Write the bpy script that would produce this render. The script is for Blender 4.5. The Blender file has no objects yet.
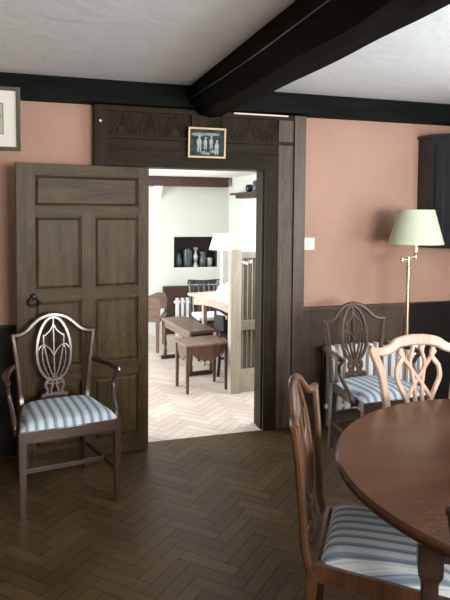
import bpy, bmesh, math, random
from math import sin, cos, tan, pi, radians, sqrt, hypot, atan2
from mathutils import Vector, Matrix, noise
random.seed(7)
scn = bpy.context.scene
C = scn.collection

# ------------------------------------------------------------------ camera
PSI, PIT, ROLL, EYE = radians(17.3), radians(2.75), radians(0.49), 1.57
fw = Vector((sin(PSI)*cos(PIT), cos(PSI)*cos(PIT), -sin(PIT)))
r0 = Vector((cos(PSI), -sin(PSI), 0)); u0 = r0.cross(fw)
rt = r0*cos(ROLL) + u0*sin(ROLL); up = -r0*sin(ROLL) + u0*cos(ROLL)
cd = bpy.data.cameras.new('camera'); cam = bpy.data.objects.new('camera', cd); C.objects.link(cam)
cam.matrix_world = Matrix(((rt.x, up.x, -fw.x, 0), (rt.y, up.y, -fw.y, 0), (rt.z, up.z, -fw.z, EYE), (0, 0, 0, 1)))
cd.sensor_fit = 'VERTICAL'; cd.sensor_height = 36; cd.lens = 36.0; cd.shift_y = -61/600; cd.clip_start = 0.05
scn.camera = cam

# ------------------------------------------------------------------ light
scn.view_settings.view_transform = 'Standard'; scn.view_settings.look = 'None'
scn.view_settings.exposure = 0.66; scn.view_settings.gamma = 1.0; scn.view_settings.use_curve_mapping = False
w = bpy.data.worlds.new('world'); scn.world = w; w.use_nodes = True
w.node_tree.nodes['Background'].inputs[0].default_value = (0.75, 0.85, 1.0, 1); w.node_tree.nodes['Background'].inputs[1].default_value = 1.0

def area(name, loc, to, sx, sy, power, col, spread=180):
    l = bpy.data.lights.new(name, 'AREA'); l.shape = 'RECTANGLE'; l.size = sx; l.size_y = sy; l.energy = power; l.color = col
    l.spread = radians(spread)
    o = bpy.data.objects.new(name, l); C.objects.link(o); o.location = loc
    o.rotation_euler = (Vector(to) - Vector(loc)).to_track_quat('-Z', 'Y').to_euler()
    return o
# daylight entering through the window in the wall behind the camera, and the one in the right wall
area('daylight_rear_window', (1.85, -2.22, 1.55), (1.6, 4, 5.0), 1.9, 1.15, 190, (1.0, 0.955, 0.89))
area('daylight_right_window', (3.22, 1.25, 1.5), (0, 1.7, 2.6), 1.8, 1.1, 42, (0.88, 0.95, 1.0))
# daylight in the sitting room beyond, plus an added fill
area('daylight_far_left_window', (-1.35, 6.0, 1.2), (3, 5.6, 0.0), 1.8, 1.1, 88, (0.93, 0.97, 1.0))
area('daylight_far_right_window', (2.22, 5.25, 1.25), (0, 5.6, 0.0), 0.9, 0.8, 18, (0.93, 0.97, 1.0))
area('fill_far_screen_front', (2.28, 4.45, 1.15), (1.2, 4.75, 0.1), 0.5, 0.9, 15, (0.90, 0.95, 1.0))  # added fill for the screen front and threshold, no window opening here

# ------------------------------------------------------------------ materials
def mat(name, col, rough=0.5, metal=0.0, spec=0.5, emit=None, es=0, coat=0):
    m = bpy.data.materials.new(name); m.use_nodes = True
    b = m.node_tree.nodes['Principled BSDF']
    b.inputs['Base Color'].default_value = (*col, 1); b.inputs['Roughness'].default_value = rough
    b.inputs['Metallic'].default_value = metal; b.inputs['Specular IOR Level'].default_value = spec
    b.inputs['Coat Weight'].default_value = coat; b.inputs['Coat Roughness'].default_value = 0.22
    if emit: b.inputs['Emission Color'].default_value = (*emit, 1); b.inputs['Emission Strength'].default_value = es
    return m
def N(m, t, **k):
    n = m.node_tree.nodes.new(t)
    for a, v in k.items(): setattr(n, a, v)
    return n
def L(m, a, b): m.node_tree.links.new(a, b)
def ramp(m, stops, interp='LINEAR'):
    r = N(m, 'ShaderNodeValToRGB'); r.color_ramp.interpolation = interp
    e = r.color_ramp.elements
    while len(e) < len(stops): e.new(0.5)
    for x, (p, c) in zip(e, stops): x.position = p; x.color = (*c, 1)
    return r
def bump(m, src, strength, dist=0.01):
    b = N(m, 'ShaderNodeBump'); b.inputs['Strength'].default_value = strength; b.inputs['Distance'].default_value = dist
    L(m, src, b.inputs['Height']); L(m, b.outputs[0], m.node_tree.nodes['Principled BSDF'].inputs['Normal'])
def wood(name, dark, light, axis=2, rough=0.45, scale=9, stretch=0.07, coat=0, bs=0.25, fine=True, spec=0.5):
    m = mat(name, light, rough, coat=coat, spec=spec); bs_ = m.node_tree.nodes['Principled BSDF']
    tc = N(m, 'ShaderNodeTexCoord'); mp = N(m, 'ShaderNodeMapping'); s = [scale]*3; s[axis] = scale*stretch
    mp.inputs['Scale'].default_value = s
    L(m, tc.outputs['Object'], mp.inputs[0])
    n = N(m, 'ShaderNodeTexNoise'); n.inputs['Scale'].default_value = 1.5; n.inputs['Detail'].default_value = 8; n.inputs['Roughness'].default_value = 0.65
    n.inputs['Distortion'].default_value = 0.6
    L(m, mp.outputs[0], n.inputs['Vector'])
    n2 = N(m, 'ShaderNodeTexNoise'); n2.inputs['Scale'].default_value = 14; n2.inputs['Detail'].default_value = 4
    L(m, mp.outputs[0], n2.inputs['Vector'])
    mx = N(m, 'ShaderNodeMix'); mx.data_type = 'FLOAT'; mx.inputs[0].default_value = 0.4
    L(m, n.outputs[0], mx.inputs[2]); L(m, n2.outputs[0], mx.inputs[3])
    r = ramp(m, [(0.36, dark), (0.64, light)]); L(m, mx.outputs[0], r.inputs[0]); L(m, r.outputs[0], bs_.inputs['Base Color'])
    bump(m, mx.outputs[0], bs, 0.004)
    return m
def plaster(name, c1, c2, scale=2.5, bs=0.35, rough=0.85, fine=60):
    m = mat(name, c1, rough, spec=0.25)
    tc = N(m, 'ShaderNodeTexCoord'); n = N(m, 'ShaderNodeTexNoise'); n.inputs['Scale'].default_value = scale; n.inputs['Detail'].default_value = 6
    L(m, tc.outputs['Object'], n.inputs['Vector']); r = ramp(m, [(0.3, c2), (0.7, c1)]); L(m, n.outputs[0], r.inputs[0])
    L(m, r.outputs[0], m.node_tree.nodes['Principled BSDF'].inputs['Base Color'])
    n2 = N(m, 'ShaderNodeTexNoise'); n2.inputs['Scale'].default_value = fine; n2.inputs['Detail'].default_value = 4
    L(m, tc.outputs['Object'], n2.inputs['Vector'])
    ad = N(m, 'ShaderNodeMath', operation='ADD'); L(m, n.outputs[0], ad.inputs[0]); L(m, n2.outputs[0], ad.inputs[1])
    bump(m, ad.outputs[0], bs, 0.012)
    return m
M = {}
M['pink'] = plaster('pink_distemper', (0.445, 0.290, 0.228), (0.375, 0.236, 0.172), 1.6, 0.25)
M['ceil'] = plaster('ceiling_plaster', (0.88, 0.93, 0.95), (0.81, 0.87, 0.90), 2.0, 0.4, fine=14)
M['cream'] = plaster('cream_plaster', (0.68, 0.70, 0.65), (0.63, 0.65, 0.60), 1.5, 0.25)
M['white_ceil'] = plaster('white_plaster', (0.85, 0.85, 0.83), (0.8, 0.8, 0.78))
M['plainwall'] = plaster('plain_wall', (0.52, 0.36, 0.28), (0.46, 0.31, 0.24))
M['beam'] = wood('black_oak_beam', (0.0025, 0.0025, 0.0025), (0.010, 0.009, 0.008), 1, 0.7, 9, 0.12, bs=0.9, spec=0.08)
M['beamx'] = wood('black_oak_wall_beam', (0.002, 0.003, 0.0025), (0.007, 0.009, 0.008), 0, 0.65, 9, 0.12, bs=0.9, spec=0.08)
M['door'] = wood('old_oak_door', (0.020, 0.012, 0.004), (0.080, 0.053, 0.021), 2, 0.42, 14, 0.09, bs=0.5, spec=0.2)
M['doorx'] = wood('old_oak_door_rail', (0.019, 0.011, 0.004), (0.072, 0.048, 0.019), 0, 0.42, 14, 0.09, bs=0.5, spec=0.2)
M['frame'] = wood('dark_oak_frame', (0.010, 0.007, 0.004), (0.034, 0.025, 0.015), 2, 0.5, 12, 0.09, bs=0.6, spec=0.08)
M['framex'] = wood('dark_oak_lintel', (0.010, 0.007, 0.004), (0.032, 0.024, 0.014), 0, 0.5, 12, 0.09, bs=0.6, spec=0.08)
M['framel'] = wood('worn_oak_post', (0.05, 0.038, 0.029), (0.14, 0.112, 0.088), 2, 0.5, 12, 0.07, bs=0.6, spec=0.2)
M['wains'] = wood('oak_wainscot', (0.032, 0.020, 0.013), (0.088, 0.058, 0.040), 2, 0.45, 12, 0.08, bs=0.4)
M['wainsd'] = wood('dark_and_shaded_wood', (0.004, 0.004, 0.005), (0.012, 0.011, 0.012), 2, 0.4, 12, 0.08, bs=0.4, spec=0.3)  # near-black wood, also stands in for shade on the right-hand wainscot
M['mahog'] = wood('mahogany', (0.014, 0.006, 0.003), (0.058, 0.026, 0.014), 2, 0.35, 14, 0.1, coat=0.9, bs=0.06)
M['mahogx'] = wood('mahogany_rail', (0.014, 0.006, 0.003), (0.058, 0.026, 0.014), 0, 0.35, 14, 0.1, coat=0.9, bs=0.06)
M['warm'] = wood('reddish_mahogany', (0.030, 0.012, 0.005), (0.12, 0.052, 0.023), 2, 0.35, 14, 0.1, coat=0.9, bs=0.06)
M['glare_mahog'] = wood('glare_lit_mahogany', (0.022, 0.010, 0.005), (0.10, 0.054, 0.028), 2, 0.42, 14, 0.1, coat=0.12, bs=0.06)  # lighter copy of the mahogany, glare on the armchair back put into colour
M['walnut'] = wood('glare_paled_walnut', (0.36, 0.225, 0.16), (0.54, 0.38, 0.30), 2, 0.33, 14, 0.1, coat=0.6, bs=0.08)  # pale tone carries the strong glare on the far chair back
M['ttop'] = wood('table_mahogany', (0.040, 0.014, 0.006), (0.092, 0.036, 0.016), 0, 0.24, 9, 0.25, coat=0.0, bs=0.02)
M['tleg'] = wood('table_underframe', (0.015, 0.008, 0.006), (0.045, 0.024, 0.018), 2, 0.4, 12, 0.1, coat=0.2, bs=0.1)
M['navy'] = wood('blue_black_cupboard', (0.006, 0.008, 0.012), (0.018, 0.022, 0.030), 2, 0.35, 12, 0.1, bs=0.2)
M['reddark'] = wood('red_oak_panelling', (0.035, 0.014, 0.010), (0.085, 0.036, 0.027), 0, 0.5, 12, 0.1)
M['palewood'] = wood('bleached_oak', (0.33, 0.31, 0.24), (0.50, 0.48, 0.39), 2, 0.55, 12, 0.08)
M['pinkwood'] = wood('limed_oak_table', (0.40, 0.31, 0.25), (0.58, 0.49, 0.42), 0, 0.4, 10, 0.1)
M['greywood'] = wood('grey_oak_boards', (0.14, 0.13, 0.095), (0.27, 0.26, 0.20), 2, 0.5, 20, 0.06)
M['stool'] = wood('reddish_oak', (0.05, 0.022, 0.016), (0.13, 0.065, 0.048), 2, 0.35, 14, 0.1, coat=0.3)
M['bench'] = wood('bench_oak', (0.10, 0.062, 0.048), (0.23, 0.155, 0.125), 1, 0.4, 14, 0.1)
M['brass'] = mat('aged_brass', (0.74, 0.66, 0.54), 0.3, 1.0)
M['iron'] = mat('black_iron', (0.02, 0.018, 0.016), 0.4, 0.8)
M['white'] = mat('white_enamel', (0.80, 0.82, 0.83), 0.4)
M['plate'] = mat('cream_switch_plate', (0.72, 0.66, 0.58), 0.35)
M['gold'] = wood('gilt_frame', (0.45, 0.31, 0.13), (0.66, 0.5, 0.26), 2, 0.4, 30)
M['fdark'] = wood('brown_picture_frame', (0.03, 0.02, 0.008), (0.08, 0.056, 0.026), 2, 0.4, 20)
M['mount'] = mat('picture_mount', (0.74, 0.76, 0.70), 0.8)
M['print'] = plaster('faded_print', (0.50, 0.50, 0.40), (0.38, 0.39, 0.31), 22, 0)
M['ink'] = mat('print_line', (0.16, 0.17, 0.14), 0.8)
M['photo'] = plaster('dark_photograph', (0.05, 0.075, 0.08), (0.015, 0.022, 0.025), 40, 0)
M['photolight'] = mat('photograph_highlights', (0.34, 0.38, 0.38), 0.6)
M['photomid'] = mat('photograph_midtones', (0.2, 0.24, 0.25), 0.6)
M['glassg'] = mat('grey_pottery', (0.06, 0.085, 0.09), 0.25)
M['pewter'] = mat('pewter', (0.5, 0.52, 0.52), 0.35, 0.6)
M['linen'] = mat('white_linen', (0.85, 0.87, 0.9), 0.9)
M['curtain'] = mat('curtain_cloth', (0.86, 0.86, 0.80), 0.9)
M['candle'] = mat('candle_sleeve', (0.85, 0.78, 0.66), 0.5)
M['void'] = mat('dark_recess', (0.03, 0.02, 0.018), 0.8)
M['ivory'] = mat('ivory_button', (0.8, 0.78, 0.7), 0.4)
M['ext'] = mat('sky_glass', (0.6, 0.7, 0.8), 0.1)
# translucent shades
def shade_mat(name, col, tcol, fac=0.45):
    m = mat(name, col, 0.8); b = m.node_tree.nodes['Principled BSDF']
    t = N(m, 'ShaderNodeBsdfTranslucent'); t.inputs[0].default_value = (*tcol, 1)
    x = N(m, 'ShaderNodeMixShader'); x.inputs[0].default_value = fac
    L(m, b.outputs[0], x.inputs[1]); L(m, t.outputs[0], x.inputs[2]); L(m, x.outputs[0], m.node_tree.nodes['Material Output'].inputs[0])
    return m
M['shade'] = shade_mat('cream_green_shade', (0.74, 0.80, 0.64), (0.70, 0.74, 0.56), 0.25)
M['shade2'] = shade_mat('cream_shade', (0.92, 0.90, 0.80), (0.9, 0.88, 0.75), 0.4)
# striped seat cloth, stripes across local x
def stripes(name, ax=0, dim=1.0):
    m = mat(name, (0.5, 0.6, 0.7), 0.75, spec=0.2)
    tc = N(m, 'ShaderNodeTexCoord'); sp = N(m, 'ShaderNodeSeparateXYZ'); L(m, tc.outputs['Object'], sp.inputs[0])
    mu = N(m, 'ShaderNodeMath', operation='MULTIPLY'); mu.inputs[1].default_value = 1/0.047; L(m, sp.outputs[ax], mu.inputs[0])
    ad = N(m, 'ShaderNodeMath', operation='ADD'); ad.inputs[1].default_value = 50.3; L(m, mu.outputs[0], ad.inputs[0])
    fr = N(m, 'ShaderNodeMath', operation='FRACT'); L(m, ad.outputs[0], fr.inputs[0])
    W = (0.60, 0.67, 0.70); B = (0.17, 0.24, 0.32); G = (0.28, 0.36, 0.42); K = (0.42, 0.52, 0.60)
    W, B, G, K = [tuple(v*dim for v in c) for c in (W, B, G, K)]
    r = ramp(m, [(0, W), (0.20, K), (0.26, W), (0.36, G), (0.44, B), (0.62, G), (0.70, B), (0.76, K), (0.86, W), (0.93, K), (0.97, W)], 'CONSTANT')
    L(m, fr.outputs[0], r.inputs[0]); L(m, r.outputs[0], m.node_tree.nodes['Principled BSDF'].inputs['Base Color'])
    n = N(m, 'ShaderNodeTexNoise'); n.inputs['Scale'].default_value = 400; L(m, tc.outputs['Object'], n.inputs['Vector'])
    bump(m, n.outputs[0], 0.2, 0.002)
    return m
M['stripe'] = stripes('blue_striped_cloth')
M['stripe3'] = stripes('blue_striped_cloth_faded')
# parquet: value per block comes from a face attribute
def parquet(name, dark, light, rough):
    m = mat(name, light, rough, spec=0.32); b = m.node_tree.nodes['Principled BSDF']
    at = N(m, 'ShaderNodeAttribute', attribute_name='block'); 
    r = ramp(m, [(0, dark), (1, light)])
    uv = N(m, 'ShaderNodeUVMap'); mp = N(m, 'ShaderNodeMapping'); mp.inputs['Scale'].default_value = (6, 70, 1); L(m, uv.outputs[0], mp.inputs[0])
    n = N(m, 'ShaderNodeTexNoise'); n.inputs['Scale'].default_value = 1.0; n.inputs['Detail'].default_value = 6; L(m, mp.outputs[0], n.inputs['Vector'])
    tc = N(m, 'ShaderNodeTexCoord'); n2 = N(m, 'ShaderNodeTexNoise'); n2.inputs['Scale'].default_value = 2.2; n2.inputs['Detail'].default_value = 5; L(m, tc.outputs['Object'], n2.inputs['Vector'])
    a1 = N(m, 'ShaderNodeMath', operation='MULTIPLY_ADD'); a1.inputs[1].default_value = 0.7; L(m, n.outputs[0], a1.inputs[0]); 
    a0 = N(m, 'ShaderNodeMath', operation='MULTIPLY_ADD'); a0.inputs[1].default_value = 0.34; a0.inputs[2].default_value = -0.29; L(m, at.outputs['Fac'], a0.inputs[0]); L(m, a0.outputs[0], a1.inputs[2])
    a2 = N(m, 'ShaderNodeMath', operation='MULTIPLY_ADD'); a2.inputs[1].default_value = 0.7; L(m, n2.outputs[0], a2.inputs[0]); L(m, a1.outputs[0], a2.inputs[2])
    L(m, a2.outputs[0], r.inputs[0]); L(m, r.outputs[0], b.inputs['Base Color'])
    rr = N(m, 'ShaderNodeMath', operation='MULTIPLY_ADD'); rr.inputs[1].default_value = 0.35; rr.inputs[2].default_value = rough-0.17; L(m, n2.outputs[0], rr.inputs[0]); L(m, rr.outputs[0], b.inputs['Roughness'])
    bump(m, n.outputs[0], 0.12, 0.003)
    return m
M['parq'] = parquet('dark_parquet', (0.012, 0.007, 0.0025), (0.118, 0.078, 0.035), 0.42)
M['parq2'] = parquet('sunlit_parquet', (0.42, 0.33, 0.27), (0.74, 0.66, 0.60), 0.45)  # sunlit brightness of the far floor put into the block colour
M['gap'] = mat('joint_dirt', (0.004, 0.003, 0.002), 0.9)
M['gap2'] = mat('sunlit_joint_dirt', (0.22, 0.15, 0.11), 0.9)  # joint dirt lightened along with the painted sunlight

# ------------------------------------------------------------------ mesh helpers
def bx(bm, x0, x1, y0, y1, z0, z1, bev=0.0, mi=0):
    v = [bm.verts.new(p) for p in ((x0,y0,z0),(x1,y0,z0),(x1,y1,z0),(x0,y1,z0),(x0,y0,z1),(x1,y0,z1),(x1,y1,z1),(x0,y1,z1))]
    fs = [bm.faces.new([v[i] for i in q]) for q in ((3,2,1,0),(4,5,6,7),(0,1,5,4),(1,2,6,5),(2,3,7,6),(3,0,4,7))]
    for f in fs: f.material_index = mi
    if bev:
        es = list({e for f in fs for e in f.edges})
        bmesh.ops.bevel(bm, geom=es, offset=bev, segments=2, profile=0.7, affect='EDGES')
def B(*a, **k):
    bm = bmesh.new(); bx(bm, *a, **k); return bm
def prism(bm, pts, axis, a0, a1):
    """extrude a 2D outline along an axis; pts ccw"""
    def P(p, a): return {0: (a, p[0], p[1]), 1: (p[0], a, p[1]), 2: (p[0], p[1], a)}[axis]
    lo = [bm.verts.new(P(p, a0)) for p in pts]; hi = [bm.verts.new(P(p, a1)) for p in pts]
    n = len(pts); bm.faces.new(lo[::-1]); bm.faces.new(hi)
    for i in range(n): bm.faces.new((lo[i], lo[(i+1) % n], hi[(i+1) % n], hi[i]))
def lathe(bm, prof, c=(0, 0, 0), seg=24, cap=True, axis='Z'):
    rings = []
    for r, z in prof:
        ring = []
        for i in range(seg):
            a = 2*pi*i/seg
            p = (r*cos(a), r*sin(a), z)
            if axis == 'Y': p = (r*cos(a), z, r*sin(a))
            if axis == 'X': p = (z, r*cos(a), r*sin(a))
            ring.append(bm.verts.new((p[0]+c[0], p[1]+c[1], p[2]+c[2])))
        rings.append(ring)
    for a, b in zip(rings, rings[1:]):
        for i in range(seg):
            bm.faces.new((a[i], a[(i+1) % seg], b[(i+1) % seg], b[i]))
    if cap:
        bm.faces.new(rings[0][::-1]); bm.faces.new(rings[-1])
def crom(pts, n=6):
    pts = [Vector(p) for p in pts]
    if len(pts) < 3: return pts
    P = [2*pts[0]-pts[1]] + pts + [2*pts[-1]-pts[-2]]; out = []
    for i in range(1, len(P)-2):
        a, b, c, d = P[i-1], P[i], P[i+1], P[i+2]
        for k in range(n):
            t = k/n
            out.append(0.5*((2*b) + (c-a)*t + (2*a-5*b+4*c-d)*t*t + (-a+3*b-3*c+d)*t**3))
    out.append(pts[-1]); return out
def ribbon(bm, pts, nrm, w, th, smooth=6, ch=0.28, closed=False):
    """sweep a chamfered rectangle (w in the plane, th along nrm)"""
    P = crom(pts, smooth) if smooth else [Vector(p) for p in pts]
    nrm = Vector(nrm).normalized(); rings = []; n = len(P)
    for i, p in enumerate(P):
        t = (P[min(i+1, n-1)] - P[max(i-1, 0)])
        if closed and i in (0, n-1): t = P[1]-P[n-2]
        t.normalize()
        s = t.cross(nrm).normalized(); nn = s.cross(t).normalized()
        ww = w(i/(n-1)) if callable(w) else w; tt = th(i/(n-1)) if callable(th) else th
        c = ch*min(ww, tt); a, b = ww/2, tt/2
        rings.append([bm.verts.new(p + s*x + nn*y) for x, y in ((-a+c,-b),(a-c,-b),(a,-b+c),(a,b-c),(a-c,b),(-a+c,b),(-a,b-c),(-a,-b+c))])
    for A, Bq in zip(rings, rings[1:]):
        for i in range(8): bm.faces.new((A[i], A[(i+1) % 8], Bq[(i+1) % 8], Bq[i]))
    if not closed: bm.faces.new(rings[0][::-1]); bm.faces.new(rings[-1])
def tube(bm, pts, r, smooth=6, seg=10):
    P = crom(pts, smooth) if smooth else [Vector(p) for p in pts]; n = len(P); rings = []; ref = Vector((0.3, 0.9, 0.1))
    for i, p in enumerate(P):
        t = (P[min(i+1, n-1)] - P[max(i-1, 0)]).normalized(); s = t.cross(ref)
        if s.length < 0.05: s = t.cross(Vector((1, 0, 0)))
        s.normalize(); u = s.cross(t); rr = r(i/(n-1)) if callable(r) else r
        rings.append([bm.verts.new(p + (s*cos(2*pi*k/seg) + u*sin(2*pi*k/seg))*rr) for k in range(seg)])
    for A, Bq in zip(rings, rings[1:]):
        for i in range(seg): bm.faces.new((A[i], A[(i+1) % seg], Bq[(i+1) % seg], Bq[i]))
    bm.faces.new(rings[0][::-1]); bm.faces.new(rings[-1])
def obj(name, bm, m, parent=None, smooth=False, label=None, cat=None, group=None, kind=None, loc=None):
    bmesh.ops.recalc_face_normals(bm, faces=bm.faces)
    me = bpy.data.meshes.new(name); bm.to_mesh(me); bm.free()
    for mm in (m if isinstance(m, (list, tuple)) else [m]): me.materials.append(M[mm] if isinstance(mm, str) else mm)
    if smooth:
        me.polygons.foreach_set('use_smooth', [True]*len(me.polygons))
        try: me.set_sharp_from_angle(angle=radians(40))
        except Exception: pass
    o = bpy.data.objects.new(name, me); C.objects.link(o)
    if parent: o.parent = parent
    if loc: o.location = loc
    for k, v in (('label', label), ('category', cat), ('group', group), ('kind', kind)):
        if v: o[k] = v
    return o
def thing(name, label, cat, loc=(0, 0, 0), rz=0, group=None):
    o = bpy.data.objects.new(name, None); C.objects.link(o); o.location = loc; o.rotation_euler = (0, 0, rz); o.empty_display_size = 0.1
    o['label'] = label; o['category'] = cat
    if group: o['group'] = group
    return o
def struct(name, bm, m, **k): return obj(name, bm, m, kind='structure', **k)
def copy_tree(o, parent=None):
    c = o.copy(); C.objects.link(c); c.parent = parent
    for ch in list(o.children): copy_tree(ch, c)
    return c

# ------------------------------------------------------------------ room shell
CH = 2.39
def herringbone(name, x0, x1, y0, y1, m, gapm):
    W, n = 0.07, 4; bm = bmesh.new(); lay = bm.faces.layers.float.new('block'); uvl = bm.loops.layers.uv.new('UVMap')
    # rotate 45 degrees so the zigzag columns run along y
    def R(a, b): return ((b-a)*W/sqrt(2), (a+b)*W/sqrt(2))
    g = 0.019
    def quad(a0, a1, b0, b1, horiz):
        cx, cy = R((a0+a1)/2, (b0+b1)/2)
        if not (x0-0.2 < cx < x1+0.2 and y0-0.2 < cy < y1+0.2): return
        a0 += g; a1 -= g; b0 += g; b1 -= g
        vs = [bm.verts.new((*R(a, b), 0.0)) for a, b in ((a0, b0), (a1, b0), (a1, b1), (a0, b1))]
        f = bm.faces.new(vs); f[lay] = random.random(); ou, ov = random.random()*50, random.random()*50
        for lp, (u, v) in zip(f.loops, ((a0, b0), (a1, b0), (a1, b1), (a0, b1))):
            lp[uvl].uv = ((u if horiz else v)*W+ou, (v if horiz else u)*W+ov)
    rng = int((abs(x1)+abs(x0)+abs(y0)+abs(y1)+2)/W)
    for k in range(-rng, rng):
        for mm in range(-rng//(2*n)-2, rng//(2*n)+3):
            quad(k+2*n*mm, k+2*n*mm+n, k, k+1, True)
            quad(k+2*n*mm, k+2*n*mm+1, k-2*n+1, k-n+1, False)
    for co, no in (((x0,0,0),(-1,0,0)), ((x1,0,0),(1,0,0)), ((0,y0,0),(0,-1,0)), ((0,y1,0),(0,1,0))):
        bmesh.ops.bisect_plane(bm, geom=bm.verts[:]+bm.edges[:]+bm.faces[:], plane_co=co, plane_no=no, clear_outer=True)
    # slab under the blocks, joints recessed by 1 mm
    bm.faces.ensure_lookup_table()
    nb = len(bm.faces)
    bx(bm, x0, x1, y0, y1, -0.1, -0.0012, mi=1)
    me_faces = bm.faces
    for f in me_faces:
        f.normal_update()
        if f.normal.z < 0 and f.material_index == 0: f.normal_flip()
    me = bpy.data.meshes.new(name); bm.to_mesh(me); bm.free(); me.materials.append(M[m]); me.materials.append(M[gapm])
    o = bpy.data.objects.new(name, me); C.objects.link(o); o['kind'] = 'structure'; return o
herringbone('floor', -2.2, 3.3, -2.3, 3.955, 'parq', 'gap')
herringbone('floor', -1.5, 2.35, 3.955, 7.4, 'parq2', 'gap2')

struct('ceiling', B(-2.2, 3.3, -2.3, 4.0, CH, CH+0.1), 'ceil')
# partition wall (with the doorway) in three pieces joined into one mesh
bm = bmesh.new(); bx(bm, -2.2, 0.60, 4.0, 4.12, 0, CH); bx(bm, 1.60, 3.4, 4.0, 4.12, 0, CH); bx(bm, 0.60, 1.60, 4.0, 4.12, 1.95, CH)
struct('wall_front', bm, 'pink')
struct('wall_left', B(-2.3, -2.2, -2.4, 4.12, -0.1, CH+.1), 'pink')
bm = bmesh.new()
for a in ((3.3, 3.4, -2.4, 0.3, 0, CH), (3.3, 3.4, 2.2, 4.0, 0, CH), (3.3, 3.4, 0.3, 2.2, 0, 0.95), (3.3, 3.4, 0.3, 2.2, 2.05, CH)): bx(bm, *a)
struct('wall_right', bm, 'plainwall')
bm = bmesh.new()
for a in ((-2.2, 0.9, -2.4, -2.3, 0, CH), (2.8, 3.3, -2.4, -2.3, 0, CH), (0.9, 2.8, -2.4, -2.3, 0, 0.95), (0.9, 2.8, -2.4, -2.3, 2.15, CH)): bx(bm, *a)
struct('wall_back', bm, 'plainwall')
def window(name, axis, a0, a1, z0, z1, p0, p1):
    bm = bmesh.new()
    def b(u0, u1, v0, v1, q0, q1):
        if axis == 'y': bx(bm, u0, u1, q0, q1, v0, v1)
        else: bx(bm, q0, q1, u0, u1, v0, v1)
    b(a0, a0+.05, z0, z1, p0, p1); b(a1-.05, a1, z0, z1, p0, p1); b(a0, a1, z0, z0+.05, p0, p1); b(a0, a1, z1-.05, z1, p0, p1)
    n = max(2, round((a1-a0)/0.6))
    for i in range(1, n): x = a0+(a1-a0)*i/n; b(x-.02, x+.02, z0, z1, p0, p1)
    struct(name, bm, 'white')
window('window_1', 'y', 0.9, 2.8, 0.95, 2.15, -2.38, -2.33)
window('window_2', 'x', 0.3, 2.2, 0.95, 2.05, 3.33, 3.38)

# sitting room beyond
bm = bmesh.new()
NX0, NX1, NZ0, NZ1 = 1.632, 2.20, 0.84, 1.228
for a in ((-1.6, NX0, 7.4, 7.415, 0, 2.0), (NX1, 2.45, 7.4, 7.415, 0, 2.0), (NX0, NX1, 7.4, 7.415, 0, NZ0), (NX0, NX1, 7.4, 7.415, NZ1, 2.0)): bx(bm, *a)
struct('wall_far', bm, 'cream')
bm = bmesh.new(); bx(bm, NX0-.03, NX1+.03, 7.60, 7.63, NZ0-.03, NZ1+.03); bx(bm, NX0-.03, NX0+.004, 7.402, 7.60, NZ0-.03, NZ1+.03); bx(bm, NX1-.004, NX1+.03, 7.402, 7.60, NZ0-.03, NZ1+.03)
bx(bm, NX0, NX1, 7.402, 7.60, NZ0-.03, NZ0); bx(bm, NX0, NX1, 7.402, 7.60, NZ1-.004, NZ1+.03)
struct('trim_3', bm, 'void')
struct('wall_right', B(2.35, 2.45, 4.12, 7.4, 0, 2.0), 'cream')
struct('wall_left', B(-1.6, -1.5, 4.12, 7.4, 0, 2.0), 'cream')
struct('ceiling', B(-1.6, 2.45, 4.12, 7.5, 1.98, 2.08), 'white_ceil')
struct('trim_4', B(-1.5, 2.30, 7.24, 7.4, 1.86, 1.98, bev=.008), 'reddark')

# beams
bm = bmesh.new()
def rough_beam(bm, axis, pts, a0, a1, seg, amp, seed):
    n = len(pts); rings = []
    for k in range(seg+1):
        a = a0+(a1-a0)*k/seg; ring = []
        for i, (p, q, j) in enumerate(pts):
            d = amp*(noise.noise(Vector((a*2.2, i*3.1+seed, 0.3)))) if j else 0
            e = amp*(noise.noise(Vector((a*2.2, i*3.1+seed+9, 5.3)))) if j else 0
            ring.append(bm.verts.new((p+d, a, q+e) if axis == 1 else (a, p+d, q+e)))
        rings.append(ring)
    for A, Bq in zip(rings, rings[1:]):
        for i in range(n): bm.faces.new((A[i], A[(i+1) % n], Bq[(i+1) % n], Bq[i]))
    bm.faces.new(rings[0][::-1]); bm.faces.new(rings[-1])
rough_beam(bm, 1, [(0.965, CH, 0), (0.965, 2.28, 1), (1.035, 2.205, 1), (1.12, 2.195, 1), (1.195, 2.205, 1), (1.20, CH, 0)], -2.3, 3.93, 60, 0.014, 2)
struct('trim_1', bm, 'beam')
bm = bmesh.new()
rough_beam(bm, 0, [(3.895, CH, 0), (3.895, 2.32, 1), (3.90, 2.25, 1), (3.95, 2.243, 1), (4.0, 2.243, 0), (4.0, CH, 0)], -2.2, 3.3, 70, 0.012, 7)
struct('trim_2', bm, 'beamx')
# electric flex pinned along the chamfer of the beam
bm = bmesh.new(); tube(bm, [(0.957, 3.86, 2.30), (0.952, 3.4, 2.287), (0.95, 2.6, 2.28), (0.951, 1.6, 2.29), (0.953, 0.4, 2.28), (0.951, -0.6, 2.285)], 0.0035, 4, 6)
obj('electric_flex', bm, 'glassg', label='thin grey cable running along the side of the black ceiling beam', cat='cable')

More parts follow.
